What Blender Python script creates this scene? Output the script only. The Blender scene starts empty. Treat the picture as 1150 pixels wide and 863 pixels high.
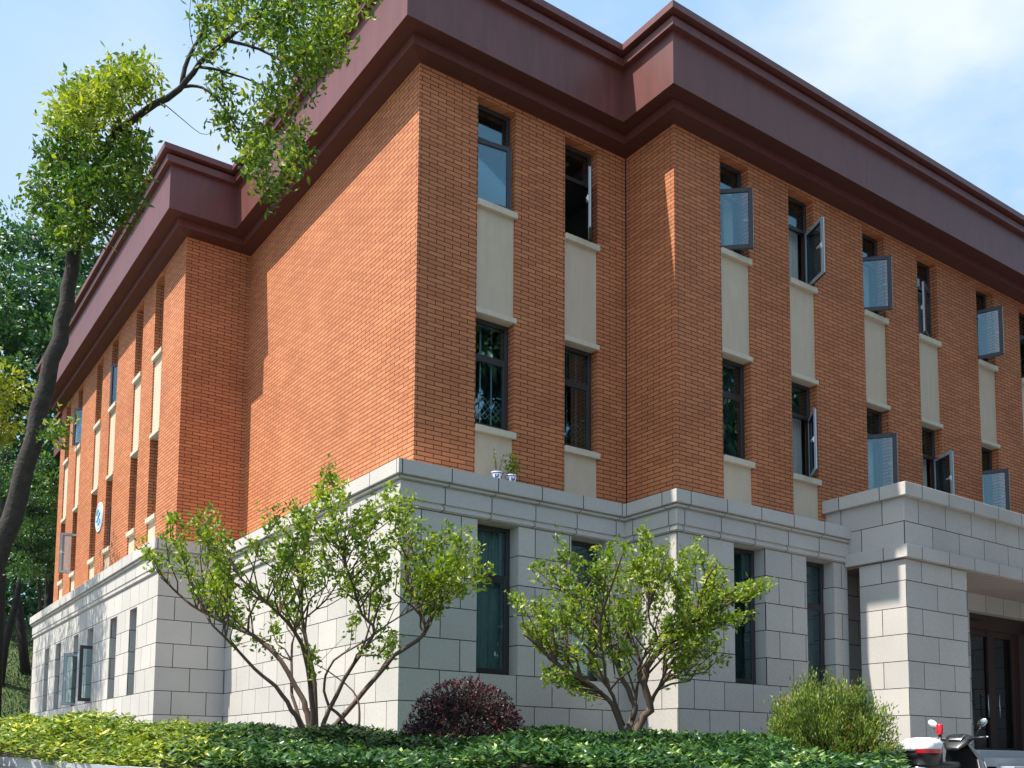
import bpy, math, random
import numpy as np
from mathutils import Vector, Matrix
random.seed(7); rng = np.random.default_rng(7)
C = bpy.context.scene.collection
# ------------------------------------------------------------------ camera
CX, CY, CZ = -7.3568, -12.9581, -0.9528
YAW, PIT, ROL, F = 0.59949, 0.08852, 0.00918, 1103.4
PX, PY = 551.81, 757.42            # principal point of the 1150x863 photograph
fw = np.array([math.sin(YAW)*math.cos(PIT), math.cos(YAW)*math.cos(PIT), math.sin(PIT)])
rt0 = np.array([math.cos(YAW), -math.sin(YAW), 0.0]); up0 = np.cross(rt0, fw)
rt = rt0*math.cos(ROL)+up0*math.sin(ROL); upv = -rt0*math.sin(ROL)+up0*math.cos(ROL)
CAM = np.array([CX, CY, CZ])
def at(u, v, s):
    "world point that stands at depth s (metres) where the survey of the photograph puts it"
    return CAM + s*(fw + rt*(u-PX)/F - upv*(v-PY)/F)
cd = bpy.data.cameras.new('camera'); cam = bpy.data.objects.new('camera', cd); C.objects.link(cam)
M = Matrix(((rt[0], upv[0], -fw[0], CX), (rt[1], upv[1], -fw[1], CY), (rt[2], upv[2], -fw[2], CZ), (0, 0, 0, 1)))
cam.matrix_world = M
cd.sensor_fit = 'HORIZONTAL'; cd.sensor_width = 36; cd.lens = F/1150*36
cd.shift_x = (575-PX)/1150; cd.shift_y = (PY-431.5)/1150
cd.clip_start = 0.1; cd.clip_end = 2000
bpy.context.scene.camera = cam
# ------------------------------------------------------------------ sky, sun, exposure
SUN = Vector((-1, .218, 1.87)).normalized()
world = bpy.data.worlds.new("World"); bpy.context.scene.world = world; world.use_nodes = True
wn = world.node_tree.nodes; wl = world.node_tree.links; bg = wn['Background']
sky = wn.new('ShaderNodeTexSky'); sky.sky_type = 'NISHITA'; sky.sun_disc = False
sky.sun_elevation = math.asin(SUN.z); sky.sun_rotation = math.atan2(SUN.x, SUN.y)
sky.air_density = 1.0; sky.dust_density = 2.2; sky.ozone_density = 1.6
tc = wn.new('ShaderNodeTexCoord'); mp = wn.new('ShaderNodeMapping'); mp.inputs['Scale'].default_value = (1.0, 1.0, 1.9)
mp.inputs['Location'].default_value = (0.35, 0.1, 0.2)
nz = wn.new('ShaderNodeTexNoise'); nz.inputs['Scale'].default_value = 2.3; nz.inputs['Detail'].default_value = 7; nz.inputs['Roughness'].default_value = .52
rp = wn.new('ShaderNodeValToRGB'); rp.color_ramp.elements[0].position = .44; rp.color_ramp.elements[1].position = .60
# clouds gather towards one side of the sky
dp = wn.new('ShaderNodeVectorMath'); dp.operation = 'DOT_PRODUCT'; dp.inputs[1].default_value = (.86, .35, .05)
mr = wn.new('ShaderNodeMapRange'); mr.inputs[1].default_value = .35; mr.inputs[2].default_value = .85; mr.inputs[3].default_value = .08; mr.inputs[4].default_value = 1.0
mm = wn.new('ShaderNodeMath'); mm.operation = 'MULTIPLY'
mx = wn.new('ShaderNodeMix'); mx.data_type = 'RGBA'; mx.inputs[7].default_value = (3.1, 3.35, 3.55, 1)
hzm = wn.new('ShaderNodeMix'); hzm.data_type = 'RGBA'; hzm.inputs[0].default_value = .72; hzm.inputs[7].default_value = (1.55, 2.45, 3.35, 1)
wl.new(tc.outputs['Generated'], mp.inputs[0]); wl.new(mp.outputs[0], nz.inputs[0]); wl.new(nz.outputs[0], rp.inputs[0])
wl.new(tc.outputs['Generated'], dp.inputs[0]); wl.new(dp.outputs['Value'], mr.inputs[0])
wl.new(rp.outputs[0], mm.inputs[0]); wl.new(mr.outputs[0], mm.inputs[1])
wl.new(mm.outputs[0], mx.inputs[0]); wl.new(sky.outputs[0], hzm.inputs[6]); wl.new(hzm.outputs[2], mx.inputs[6]); wl.new(mx.outputs[2], bg.inputs[0])
bg.inputs[1].default_value = 0.148
sd = bpy.data.lights.new('sun', 'SUN'); sd.energy = 3.9; sd.angle = math.radians(.55); sd.color = (1, .95, .87)
so = bpy.data.objects.new('sun', sd); C.objects.link(so); so.location = (-20, 0, 40)
so.rotation_euler = SUN.to_track_quat('Z', 'Y').to_euler()
vs = bpy.context.scene.view_settings; vs.view_transform = 'Standard'; vs.look = 'None'; vs.exposure = 1.06; vs.gamma = 1
try: vs.use_curve_mapping = False
except Exception: pass
# ------------------------------------------------------------------ materials
def newmat(name):
    m = bpy.data.materials.new(name); m.use_nodes = True; n = m.node_tree.nodes; l = m.node_tree.links
    return m, n, l, n['Principled BSDF']
def noisy(name, col, rough=.6, var=.15, scale=6, metal=0, bump=0, bscale=60, spec=.5, coat=0, coatr=.1, streak=0, sscale=2.5):
    m, n, l, b = newmat(name)
    t = n.new('ShaderNodeTexCoord'); z = n.new('ShaderNodeTexNoise'); z.inputs['Scale'].default_value = scale; z.inputs['Detail'].default_value = 5
    x = n.new('ShaderNodeMix'); x.data_type = 'RGBA'
    x.inputs[6].default_value = tuple(c*(1-var) for c in col)+(1,); x.inputs[7].default_value = tuple(min(1, c*(1+var)) for c in col)+(1,)
    l.new(t.outputs['Object'], z.inputs[0]); l.new(z.outputs[0], x.inputs[0]); col_ = x.outputs[2]
    if streak:
        mp_ = n.new('ShaderNodeMapping'); mp_.inputs['Scale'].default_value = (sscale, sscale, .16*sscale)
        zs_ = n.new('ShaderNodeTexNoise'); zs_.inputs['Scale'].default_value = 3; zs_.inputs['Detail'].default_value = 6; zs_.inputs['Roughness'].default_value = .6
        rs_ = n.new('ShaderNodeMapRange'); rs_.inputs[1].default_value = .35; rs_.inputs[2].default_value = .68; rs_.inputs[3].default_value = 1+streak*.5; rs_.inputs[4].default_value = 1-streak
        ms_ = n.new('ShaderNodeMix'); ms_.data_type = 'RGBA'; ms_.blend_type = 'MULTIPLY'; ms_.inputs[0].default_value = 1
        l.new(t.outputs['Object'], mp_.inputs[0]); l.new(mp_.outputs[0], zs_.inputs[0]); l.new(zs_.outputs[0], rs_.inputs[0])
        l.new(col_, ms_.inputs[6]); l.new(rs_.outputs[0], ms_.inputs[7]); col_ = ms_.outputs[2]
    l.new(col_, b.inputs['Base Color'])
    b.inputs['Roughness'].default_value = rough; b.inputs['Metallic'].default_value = metal
    b.inputs['Specular IOR Level'].default_value = spec; b.inputs['Coat Weight'].default_value = coat; b.inputs['Coat Roughness'].default_value = coatr
    if bump:
        z2 = n.new('ShaderNodeTexNoise'); z2.inputs['Scale'].default_value = bscale; bp = n.new('ShaderNodeBump'); bp.inputs['Strength'].default_value = bump
        bp.inputs['Distance'].default_value = .01
        l.new(t.outputs['Object'], z2.inputs[0]); l.new(z2.outputs[0], bp.inputs['Height']); l.new(bp.outputs[0], b.inputs['Normal'])
    return m
def masonry(name, c1, c2, cm, bw, rh, mortar, uoff=0, zoff=0, rough=.85, speck=0, bump=.5, offset=.5, bdist=.004, stain=.12, spec=.3):
    "brick or ashlar laid in world metres: u runs along either wall direction, v is the height"
    m, n, l, b = newmat(name)
    t = n.new('ShaderNodeTexCoord'); s = n.new('ShaderNodeSeparateXYZ'); l.new(t.outputs['Object'], s.inputs[0])
    a = n.new('ShaderNodeMath'); a.operation = 'ADD'; l.new(s.outputs[0], a.inputs[0]); l.new(s.outputs[1], a.inputs[1])
    a2 = n.new('ShaderNodeMath'); a2.operation = 'ADD'; a2.inputs[1].default_value = uoff+200*bw; l.new(a.outputs[0], a2.inputs[0])
    a3 = n.new('ShaderNodeMath'); a3.operation = 'ADD'; a3.inputs[1].default_value = zoff+100*rh; l.new(s.outputs[2], a3.inputs[0])
    c = n.new('ShaderNodeCombineXYZ'); l.new(a2.outputs[0], c.inputs[0]); l.new(a3.outputs[0], c.inputs[1])
    k = n.new('ShaderNodeTexBrick'); k.inputs['Scale'].default_value = 1; k.inputs['Brick Width'].default_value = bw
    k.inputs['Row Height'].default_value = rh; k.inputs['Mortar Size'].default_value = mortar; k.inputs['Mortar Smooth'].default_value = .15
    k.offset = offset; k.inputs['Color1'].default_value = c1+(1,); k.inputs['Color2'].default_value = c2+(1,); k.inputs['Mortar'].default_value = cm+(1,)
    k.inputs['Bias'].default_value = 0; l.new(c.outputs[0], k.inputs['Vector'])
    z = n.new('ShaderNodeTexNoise'); z.inputs['Scale'].default_value = .9; z.inputs['Detail'].default_value = 6; l.new(t.outputs['Object'], z.inputs[0])
    r = n.new('ShaderNodeMapRange'); r.inputs[1].default_value = .3; r.inputs[2].default_value = .7; r.inputs[3].default_value = 1-stain; r.inputs[4].default_value = 1+stain
    l.new(z.outputs[0], r.inputs[0])
    mu = n.new('ShaderNodeMix'); mu.data_type = 'RGBA'; mu.blend_type = 'MULTIPLY'; mu.inputs[0].default_value = 1
    l.new(k.outputs['Color'], mu.inputs[6]); l.new(r.outputs[0], mu.inputs[7]); last = mu.outputs[2]
    if speck:
        z3 = n.new('ShaderNodeTexNoise'); z3.inputs['Scale'].default_value = 55; z3.inputs['Detail'].default_value = 3; l.new(t.outputs['Object'], z3.inputs[0])
        r3 = n.new('ShaderNodeMapRange'); r3.inputs[1].default_value = .35; r3.inputs[2].default_value = .65; r3.inputs[3].default_value = 1-speck; r3.inputs[4].default_value = 1+speck
        l.new(z3.outputs[0], r3.inputs[0])
        m3 = n.new('ShaderNodeMix'); m3.data_type = 'RGBA'; m3.blend_type = 'MULTIPLY'; m3.inputs[0].default_value = 1
        l.new(last, m3.inputs[6]); l.new(r3.outputs[0], m3.inputs[7]); last = m3.outputs[2]
    l.new(last, b.inputs['Base Color']); b.inputs['Roughness'].default_value = rough; b.inputs['Specular IOR Level'].default_value = spec
    bp = n.new('ShaderNodeBump'); bp.inputs['Strength'].default_value = bump; bp.inputs['Distance'].default_value = bdist; bp.invert = True
    l.new(k.outputs['Fac'], bp.inputs['Height']); l.new(bp.outputs[0], b.inputs['Normal'])
    return m
def leafmat(name, cols, trans=.35, rough=.45, spec=.5):
    "cols: darkest leaf .. lightest leaf, chosen by each leaf's own tint"
    m, n, l, b = newmat(name)
    a = n.new('ShaderNodeAttribute'); a.attribute_name = 'tint'
    r = n.new('ShaderNodeValToRGB'); e = r.color_ramp.elements
    for i, (p, c) in enumerate(cols):
        if i < 2: e[i].position = p; e[i].color = c+(1,)
        else: x = e.new(p); x.color = c+(1,)
    l.new(a.outputs['Fac'], r.inputs[0]); l.new(r.outputs[0], b.inputs['Base Color'])
    b.inputs['Roughness'].default_value = rough; b.inputs['Specular IOR Level'].default_value = spec
    t = n.new('ShaderNodeBsdfTranslucent'); g = n.new('ShaderNodeMix'); g.data_type = 'RGBA'; g.blend_type = 'MULTIPLY'; g.inputs[0].default_value = 1
    g.inputs[7].default_value = (1.5, 1.6, .6, 1)
    l.new(r.outputs[0], g.inputs[6]); l.new(g.outputs[2], t.inputs[0])
    x = n.new('ShaderNodeMixShader'); x.inputs[0].default_value = trans
    l.new(b.outputs[0], x.inputs[1]); l.new(t.outputs[0], x.inputs[2]); l.new(x.outputs[0], n['Material Output'].inputs[0])
    return m
def glassmat(name, tint, refl=(.75, .9, 1), fac=.12):
    m, n, l, b = newmat(name)
    g = n.new('ShaderNodeBsdfGlossy'); g.inputs['Roughness'].default_value = .01; g.inputs[0].default_value = refl+(1,)
    t = n.new('ShaderNodeBsdfTransparent'); t.inputs[0].default_value = tint+(1,)
    fr = n.new('ShaderNodeLayerWeight'); fr.inputs[0].default_value = .35
    mr_ = n.new('ShaderNodeMapRange'); mr_.inputs[3].default_value = fac; mr_.inputs[4].default_value = .9
    x = n.new('ShaderNodeMixShader'); l.new(fr.outputs['Fresnel'], mr_.inputs[0]); l.new(mr_.outputs[0], x.inputs[0])
    l.new(t.outputs[0], x.inputs[1]); l.new(g.outputs[0], x.inputs[2]); l.new(x.outputs[0], n['Material Output'].inputs[0])
    return m
Z0 = -0.559   # height of the lowest visible stone joint, courses every 0.48
MT = dict(
 brick=masonry('brick', (.62, .225, .094), (.49, .168, .070), (.058, .034, .028), .305, .0733, .0078, uoff=.1, zoff=.035, stain=.09, bump=.5, rough=.82, bdist=.004),
 stone=masonry('granite_ashlar', (.575, .535, .485), (.49, .46, .42), (.045, .043, .042), .71, .48, .008, uoff=-4.34+1.243+.44+.71*10, zoff=-Z0, speck=.09, stain=.06, rough=.75, bump=.6, bdist=.005),
 stone_trim=masonry('granite_trim', (.575, .535, .49), (.51, .48, .445), (.045, .043, .042), .86, 40, .009, uoff=.2, zoff=5, speck=.09, stain=.07, rough=.7, offset=0),
 stone_big=masonry('granite_pillar', (.575, .535, .485), (.51, .48, .44), (.045, .043, .042), .97, .48, .008, uoff=-5.5, zoff=-Z0, speck=.09, stain=.06, rough=.75, bump=.6, bdist=.005),
 stone_portico=masonry('granite_parapet', (.575, .535, .485), (.51, .48, .44), (.045, .043, .042), .87, .45, .008, uoff=.15, zoff=-2.94, speck=.09, stain=.06, rough=.75),
 soffit_boards=masonry('soffit_boards', (.44, .36, .32), (.40, .33, .29), (.12, .09, .08), .42, 60, .008, uoff=.1, zoff=5, offset=0, stain=.05),
 beige=noisy('beige_render', (.60, .485, .355), .85, .07, 3, streak=.05, sscale=4, bump=.1, bscale=120),
 sill=noisy('cream_sill', (.64, .555, .43), .8, .08, 6, streak=.06, sscale=5, bump=.1, bscale=90),
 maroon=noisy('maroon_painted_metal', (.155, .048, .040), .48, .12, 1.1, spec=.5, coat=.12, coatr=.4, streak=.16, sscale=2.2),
 maroon_shade=noisy('maroon_paint_with_shade', (.095, .032, .025), .6, .08, 1.3, spec=.35),  # same maroon paint, darkened to put the eave's underside shade into its colour
 frame=noisy('dark_aluminium', (.040, .033, .034), .4, .1, 5, spec=.5),
 frame_in=noisy('pale_inner_frame', (.50, .55, .57), .4, .05, 5),
 white=noisy('white_plastic', (.78, .79, .80), .35, .04, 5),
 curtain=noisy('pale_curtain', (.55, .60, .58), .9, .15, 20),
 grille=noisy('white_painted_grille', (.72, .78, .78), .45, .05, 9),
 room=noisy('room_plaster', (.30, .29, .27), .9, .06, 2),
 brown=noisy('brown_door_metal', (.045, .023, .018), .45, .1, 3),
 brownpanel=noisy('brown_cladding', (.10, .065, .055), .5, .08, 3),
 slot=noisy('black_rubber', (.012, .012, .013), .6, .1, 9),
 glass=glassmat('window_glass', (.82, .92, .92), fac=.07, refl=(.60, .76, .82)),
 doorglass=glassmat('door_glass', (.55, .55, .55), refl=(.6, .62, .65), fac=.06),
 bark=noisy('grey_brown_bark', (.105, .078, .060), .95, .45, 22, bump=1, bscale=45),
 darkbark=noisy('dark_bark', (.042, .034, .028), .97, .75, 16, bump=1, bscale=26),
 twig=noisy('twig_bark', (.125, .080, .055), .85, .3, 25, bump=.6, bscale=80),
 soil=noisy('dark_soil', (.045, .034, .024), .95, .4, 5, bump=.6, bscale=25),
 paving=noisy('grey_paving', (.15, .145, .14), .85, .1, 2.5),
 asphalt=noisy('asphalt', (.055, .055, .057), .9, .2, 8, bump=.4, bscale=150),
 grass=noisy('hill_grass', (.055, .085, .022), .95, .6, 1.1, bump=1, bscale=9),
 kerb=noisy('kerb_granite', (.46, .46, .47), .75, .08, 14, bump=.2, bscale=120),
 step=noisy('step_granite', (.42, .43, .44), .7, .08, 10, bump=.1, bscale=120),
 porcelain=noisy('white_porcelain', (.68, .72, .78), .2, .04, 6, spec=.6),
 blueglaze=noisy('blue_glaze', (.02, .06, .35), .25, .2, 9, spec=.6),
 signblue=noisy('sign_blue', (.16, .42, .72), .4, .05, 6),
 signpale=noisy('sign_white', (.80, .85, .88), .45, .03, 6),
 red=noisy('red_plastic', (.55, .012, .02), .22, .06, 9, spec=.6, coat=.4),
 black=noisy('black_plastic', (.018, .018, .020), .38, .15, 9),
 chrome=noisy('bright_metal', (.6, .61, .62), .22, .04, 9, metal=1),
 tyre=noisy('tyre_rubber', (.02, .02, .02), .85, .2, 20),
)
MT['tree_leaf'] = leafmat('shrub_tree_leaf', [(0, (.045, .105, .010)), (1, (.42, .46, .06)), (.5, (.15, .235, .018))])
MT['big_leaf'] = leafmat('big_tree_leaf', [(0, (.022, .065, .012)), (1, (.40, .42, .04)), (.45, (.060, .130, .018)), (.7, (.17, .24, .025))], trans=.32, rough=.5, spec=.35)
MT['bg_leaf'] = leafmat('background_leaf', [(0, (.018, .060, .022)), (1, (.10, .20, .05)), (.5, (.035, .105, .035))], trans=.25)
MT['yellow_leaf'] = leafmat('yellow_green_leaf', [(0, (.07, .13, .01)), (1, (.42, .40, .03)), (.5, (.18, .25, .02))], trans=.3)
MT['cover_leaf'] = leafmat('ground_cover_leaf', [(0, (.012, .042, .012)), (1, (.36, .46, .13)), (.5, (.024, .080, .020)), (.8, (.085, .175, .030))], trans=.15, rough=.3, spec=.6)
MT['cover_leaf_y'] = leafmat('yellow_cover_leaf', [(0, (.06, .12, .012)), (1, (.50, .48, .05)), (.5, (.15, .22, .018))], trans=.2, rough=.4)
MT['purple_leaf'] = leafmat('purple_leaf', [(0, (.012, .008, .008)), (1, (.24, .022, .032)), (.5, (.030, .013, .014)), (.75, (.060, .022, .020))], trans=.08, rough=.45)
MT['feather_leaf'] = leafmat('feathery_leaf', [(0, (.05, .10, .012)), (1, (.38, .26, .06)), (.5, (.13, .20, .03)), (.85, (.27, .33, .05))], trans=.3)
MT['bush_leaf'] = leafmat('bank_bush_leaf', [(0, (.018, .045, .010)), (1, (.10, .16, .03)), (.5, (.04, .085, .018))], trans=.15)
# ------------------------------------------------------------------ helpers
def tag(o, label=None, cat=None, group=None, kind=None):
    for k, v in (('label', label), ('category', cat), ('group', group), ('kind', kind)):
        if v: o[k] = v
    return o
def empty(name, loc, label, cat, group=None):
    o = bpy.data.objects.new(name, None); C.objects.link(o); o.location = loc; o.empty_display_size = .2
    return tag(o, label, cat, group)
class MB:
    def __init__(s): s.v = []; s.f = []
    def quad(s, a, b, c, d):
        n = len(s.v); s.v += [tuple(a), tuple(b), tuple(c), tuple(d)]; s.f.append((n, n+1, n+2, n+3))
    def poly(s, pts):
        n = len(s.v); s.v += [tuple(p) for p in pts]; s.f.append(tuple(range(n, n+len(pts))))
    def box(s, x0, x1, y0, y1, z0, z1):
        s.obox((0, 0, 0), (1, 0, 0), (0, 1, 0), x0, x1, y0, y1, z0, z1)
    def obox(s, o, r, n_, a0, a1, b0, b1, z0, z1):
        "box in a frame: origin o, axis r, axis n_, and up"
        o = np.array(o, float); r = np.array(r, float); q = np.array(n_, float); up = np.array((0, 0, 1.))
        P = [o+r*a+q*b+up*z for z in (z0, z1) for a, b in ((a0, b0), (a1, b0), (a1, b1), (a0, b1))]
        n = len(s.v); s.v += [tuple(p) for p in P]
        s.f += [tuple(n+i for i in f) for f in ((0, 3, 2, 1), (4, 5, 6, 7), (0, 1, 5, 4), (1, 2, 6, 5), (2, 3, 7, 6), (3, 0, 4, 7))]
    def tube(s, pts, rad, seg=6, cap=True):
        pts = [np.array(p, float) for p in pts]; n0 = len(s.v); m = len(pts)
        ref = np.array((.31, .17, .93))
        for i, p in enumerate(pts):
            d = pts[min(i+1, m-1)]-pts[max(i-1, 0)]; d = d/(np.linalg.norm(d)+1e-9)
            a = np.cross(d, ref); a /= np.linalg.norm(a)+1e-9; b = np.cross(d, a)
            R = rad[i] if hasattr(rad, '__len__') else rad
            for k in range(seg):
                t = 2*math.pi*k/seg; s.v.append(tuple(p+R*(math.cos(t)*a+math.sin(t)*b)))
        for i in range(m-1):
            for k in range(seg):
                a = n0+i*seg+k; b = n0+i*seg+(k+1) % seg; s.f.append((a, b, b+seg, a+seg))
        if cap:
            s.f.append(tuple(n0+k for k in range(seg))[::-1]); s.f.append(tuple(n0+(m-1)*seg+k for k in range(seg)))
    def loft(s, rings, cap=True):
        n0 = len(s.v); k = len(rings[0])
        for r in rings: s.v += [tuple(p) for p in r]
        for i in range(len(rings)-1):
            for j in range(k):
                a = n0+i*k+j; b = n0+i*k+(j+1) % k; s.f.append((a, b, b+k, a+k))
        if cap:
            s.f.append(tuple(n0+j for j in range(k))[::-1]); s.f.append(tuple(n0+(len(rings)-1)*k+j for j in range(k)))
    def build(s, name, mat, parent=None, smooth=False, bevel=0, fix=True):
        me = bpy.data.meshes.new(name); me.from_pydata(s.v, [], s.f); me.update()
        if fix:
            import bmesh
            bm = bmesh.new(); bm.from_mesh(me); bmesh.ops.recalc_face_normals(bm, faces=bm.faces); bm.to_mesh(me); bm.free()
        o = bpy.data.objects.new(name, me); C.objects.link(o); me.materials.append(mat)
        if smooth: me.polygons.foreach_set('use_smooth', [True]*len(me.polygons))
        if bevel:
            b = o.modifiers.new('bevel', 'BEVEL'); b.width = bevel; b.segments = 1; b.limit_method = 'ANGLE'; b.harden_normals = False
        if parent:
            o.parent = parent
            w = Vector(parent.location)
            p = parent.parent
            while p: w = w+Vector(p.location); p = p.parent
            o.location = -w if parent.type == 'EMPTY' or True else w
        return o
def leaves_obj(name, P, D, size, tint, mat, parent=None, wide=.45, fold=.25, nrm=None):
    "each leaf a folded pair of triangles at P, pointing along D"
    P = np.asarray(P, float); D = np.asarray(D, float); n = len(P)
    D = D/(np.linalg.norm(D, axis=1, keepdims=True)+1e-9)
    R = rng.normal(size=(n, 3)) if nrm is None else nrm+rng.normal(size=(n, 3))*.35
    S = np.cross(D, R); S /= np.linalg.norm(S, axis=1, keepdims=True)+1e-9
    N = np.cross(S, D); size = np.broadcast_to(np.asarray(size, float), (n,))[:, None]
    mid = P+D*size*.45
    V = np.stack([P, mid+S*size*wide/2-N*size*fold*.25, P+D*size-N*size*.08, mid-S*size*wide/2-N*size*fold*.25, mid+N*size*.06], 1).reshape(-1, 3)
    b = (np.arange(n)*5)[:, None]
    Fq = np.concatenate([b+np.array([[0, 4, 1]]), b+np.array([[1, 4, 2]]), b+np.array([[2, 4, 3]]), b+np.array([[3, 4, 0]])], 1).reshape(-1)
    me = bpy.data.meshes.new(name); nf = len(Fq)//3
    me.vertices.add(len(V)); me.vertices.foreach_set('co', V.ravel())
    me.loops.add(len(Fq)); me.loops.foreach_set('vertex_index', Fq.astype(np.int32))
    me.polygons.add(nf); me.polygons.foreach_set('loop_start', np.arange(nf, dtype=np.int32)*3)
    try: me.polygons.foreach_set('loop_total', np.full(nf, 3, dtype=np.int32))
    except Exception: pass
    me.update(calc_edges=True); me.validate()
    at_ = me.attributes.new('tint', 'FLOAT', 'POINT'); at_.data.foreach_set('value', np.repeat(np.clip(tint, 0, 1), 5).astype(np.float32))
    me.materials.append(mat); o = bpy.data.objects.new(name, me); C.objects.link(o)
    if parent: o.parent = parent; o.location = -Vector(parent.location)
    return o
def rdir(n): 
    d = rng.normal(size=(n, 3)); return d/np.linalg.norm(d, axis=1, keepdims=True)
# ------------------------------------------------------------------ the ground
W2 = np.array((math.sin(YAW), math.cos(YAW))); R2 = np.array((math.cos(YAW), -math.sin(YAW)))
def depth(x, y): return (x-CX)*W2[0]+(y-CY)*W2[1]
def side(x, y): return (x-CX)*R2[0]+(y-CY)*R2[1]
def smooth(a, b, t): t = np.clip((t-a)/(b-a), 0, 1); return t*t*(3-2*t)
def gz(x, y):
    s = depth(x, y); z = -2.5+.96*smooth(3.5, 11.5, s)
    h = smooth(24, 46, y+np.maximum(0, x+20)*0)*(1-smooth(10, 30, x))      # the bank behind the building
    return z+h*7.6+.02*np.sin(x*1.3)*np.cos(y*.9)
def grid(name, xs, ys, zf, mat, kind=None, parent=None):
    m = MB(); nx, ny = len(xs), len(ys)
    X, Y = np.meshgrid(xs, ys, indexing='ij'); Z = zf(X, Y)
    m.v = [tuple(p) for p in np.stack([X.ravel(), Y.ravel(), Z.ravel()], 1)]
    m.f = [(i*ny+j, (i+1)*ny+j, (i+1)*ny+j+1, i*ny+j+1) for i in range(nx-1) for j in range(ny-1)]
    o = m.build(name, mat, parent, smooth=True); tag(o, kind=kind); return o
xs = np.concatenate([np.linspace(-900, -40, 12)[:-1], np.linspace(-40, 50, 91), np.linspace(50, 900, 12)[1:]])
grid('ground', xs, np.concatenate([np.linspace(-900, -30, 12)[:-1], np.linspace(-30, 24, 55)]), lambda x, y: gz(x, y)-.004, MT['paving'], 'structure')
hz = lambda x, y: gz(x, y)+.25*np.sin(x*.5+1)*np.sin(y*.31)*smooth(24, 30, y)
grid('hillside', xs, np.concatenate([np.linspace(24, 60, 37), np.linspace(60, 900, 12)[1:]]), hz, MT['grass'], 'structure')
# planting bed: sheet rising towards the building
def bedz(s, t, y=None):
    u = PX+t/s*F
    z = -1.13+.075*np.clip(s-7, 0, 4.5)
    return z+.13*smooth(260, 60, u)*smooth(12, 8, s)+.04*np.sin(s*2.1+t)+.03*np.sin(t*3.1)
bm_ = MB(); S_ = np.linspace(6.75, 19, 40); U_ = np.linspace(-190, 1012, 60)
for i, s in enumerate(S_):
    for j, u in enumerate(U_):
        t = (u-PX)/F*s; p = CAM[:2]+W2*s+R2*t; bm_.v.append((p[0], p[1], float(bedz(s, t))))
bm_.f = [(i*60+j, (i+1)*60+j, (i+1)*60+j+1, i*60+j+1) for i in range(39) for j in range(59)]
tag(bm_.build('planting_bed', MT['soil'], smooth=True), kind='structure')
# road strip in front of the kerb
road = MB(); a = CAM[:2]+W2*3.0-R2*60; b = CAM[:2]+W2*3.0+R2*60; c = b-W2*7; d = a-W2*7
road.quad((*a, -2.478), (*b, -2.478), (*c, -2.478), (*d, -2.478)); tag(road.build('road', MT['asphalt']), kind='structure')
# kerb wall of the bed
kp = [(-190, 846.5, 7.1), (-60, 848.5, 6.95), (0, 850.5, 6.8), (40, 854, 6.65), (80, 857.5, 6.55), (130, 860.5, 6.45), (190, 864, 6.4), (300, 876, 6.4), (500, 890, 6.5), (750, 892, 6.6), (1012, 892, 6.7)]
kb = MB(); P = [at(*k) for k in kp]; P += [P[-1]+np.array((W2[0]*7, W2[1]*7, .15))]
rings = []
for i, p in enumerate(P):
    d = P[min(i+1, len(P)-1)]-P[max(i-1, 0)]; d[2] = 0; d /= np.linalg.norm(d); nrm = np.array((-d[1], d[0], 0))
    rings.append([p-nrm*.0+(0, 0, -1.8), p-nrm*.0, p+nrm*.13, p+nrm*.13+(0, 0, -1.8)])
kb.loft(rings); tag(kb.build('kerb_wall', MT['kerb']), 'low pale granite kerb wall curving along the front of the planting bed', 'kerb')
# ------------------------------------------------------------------ the building
BX, DY, EY, FX, GY, T = 4.414, 1.243, 7.458, 1.428, 20.457, .441
ZB, ZE = 3.474, 10.215; XS = 8.40
BLD = empty('institute_building', (0, 0, 0), 'three storey building of orange brick over grey granite with a maroon metal roof edge', 'building')
XR = 31.0; YR = 26.2
def offp(path, o, ends=(0, 0)):
    "offset an axis-aligned open path outwards (outside is on the right of travel)"
    out = []
    n = len(path)
    for i, p in enumerate(path):
        ds = []
        if i > 0: d = np.sign(np.array(path[i])-np.array(path[i-1])); ds.append(d)
        if i < n-1: d = np.sign(np.array(path[i+1])-np.array(path[i])); ds.append(d)
        q = np.array(p, float)
        nn = []
        for d in ds:
            m = np.array((-d[1], d[0]))       # left of travel
            if not any(np.allclose(m, k) for k in nn): nn.append(m)
        for m in nn: q = q+m*o
        if i == 0: q = q-ds[0]*0
        out.append(q)
    return out
# travel: from the portico to D, B, A, E, F, G, H ...  outside lies to the left of travel (-y when going -x)
PATH = [(XS, -DY), (BX, -DY), (BX, 0), (0, 0), (0, EY), (-FX, EY), (-FX, GY), (0, GY), (0, YR), (XR, YR)]
ROOFP = [(XR, YR+0), (XR, -DY)]+PATH[1:]
def sweep(path, prof, name, mat, parent, closed=False, bevel=0):
    m = MB(); rings = [[(q[0], q[1], z) for q in offp(path, o)] for o, z in prof]
    k = len(path)
    for a, b in zip(rings[:-1], rings[1:]):
        for i in range(k-1): m.quad(a[i], a[i+1], b[i+1], b[i])
    if closed:
        for i in (0, k-1): m.poly([r[i] for r in rings])
    return m.build(name, mat, parent, bevel=bevel)
roof = sweep(ROOFP, [(.549, 10.425), (.549, 11.375)], 'roof_fascia', MT['maroon'], BLD)
sweep(ROOFP, [(-.02, 10.212), (.276, 10.262)], 'soffit', MT['maroon_shade'], roof); sweep(ROOFP, [(.276, 10.425), (.549, 10.425)], 'soffit', MT['maroon_shade'], roof)
sweep(ROOFP, [(.276, 10.262), (.276, 10.425)], 'soffit_moulding', MT['maroon'], roof)
sweep(ROOFP, [(.549, 11.375), (.650, 11.375), (.650, 11.52), (.560, 11.53)], 'fascia_band', MT['maroon'], roof)
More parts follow.
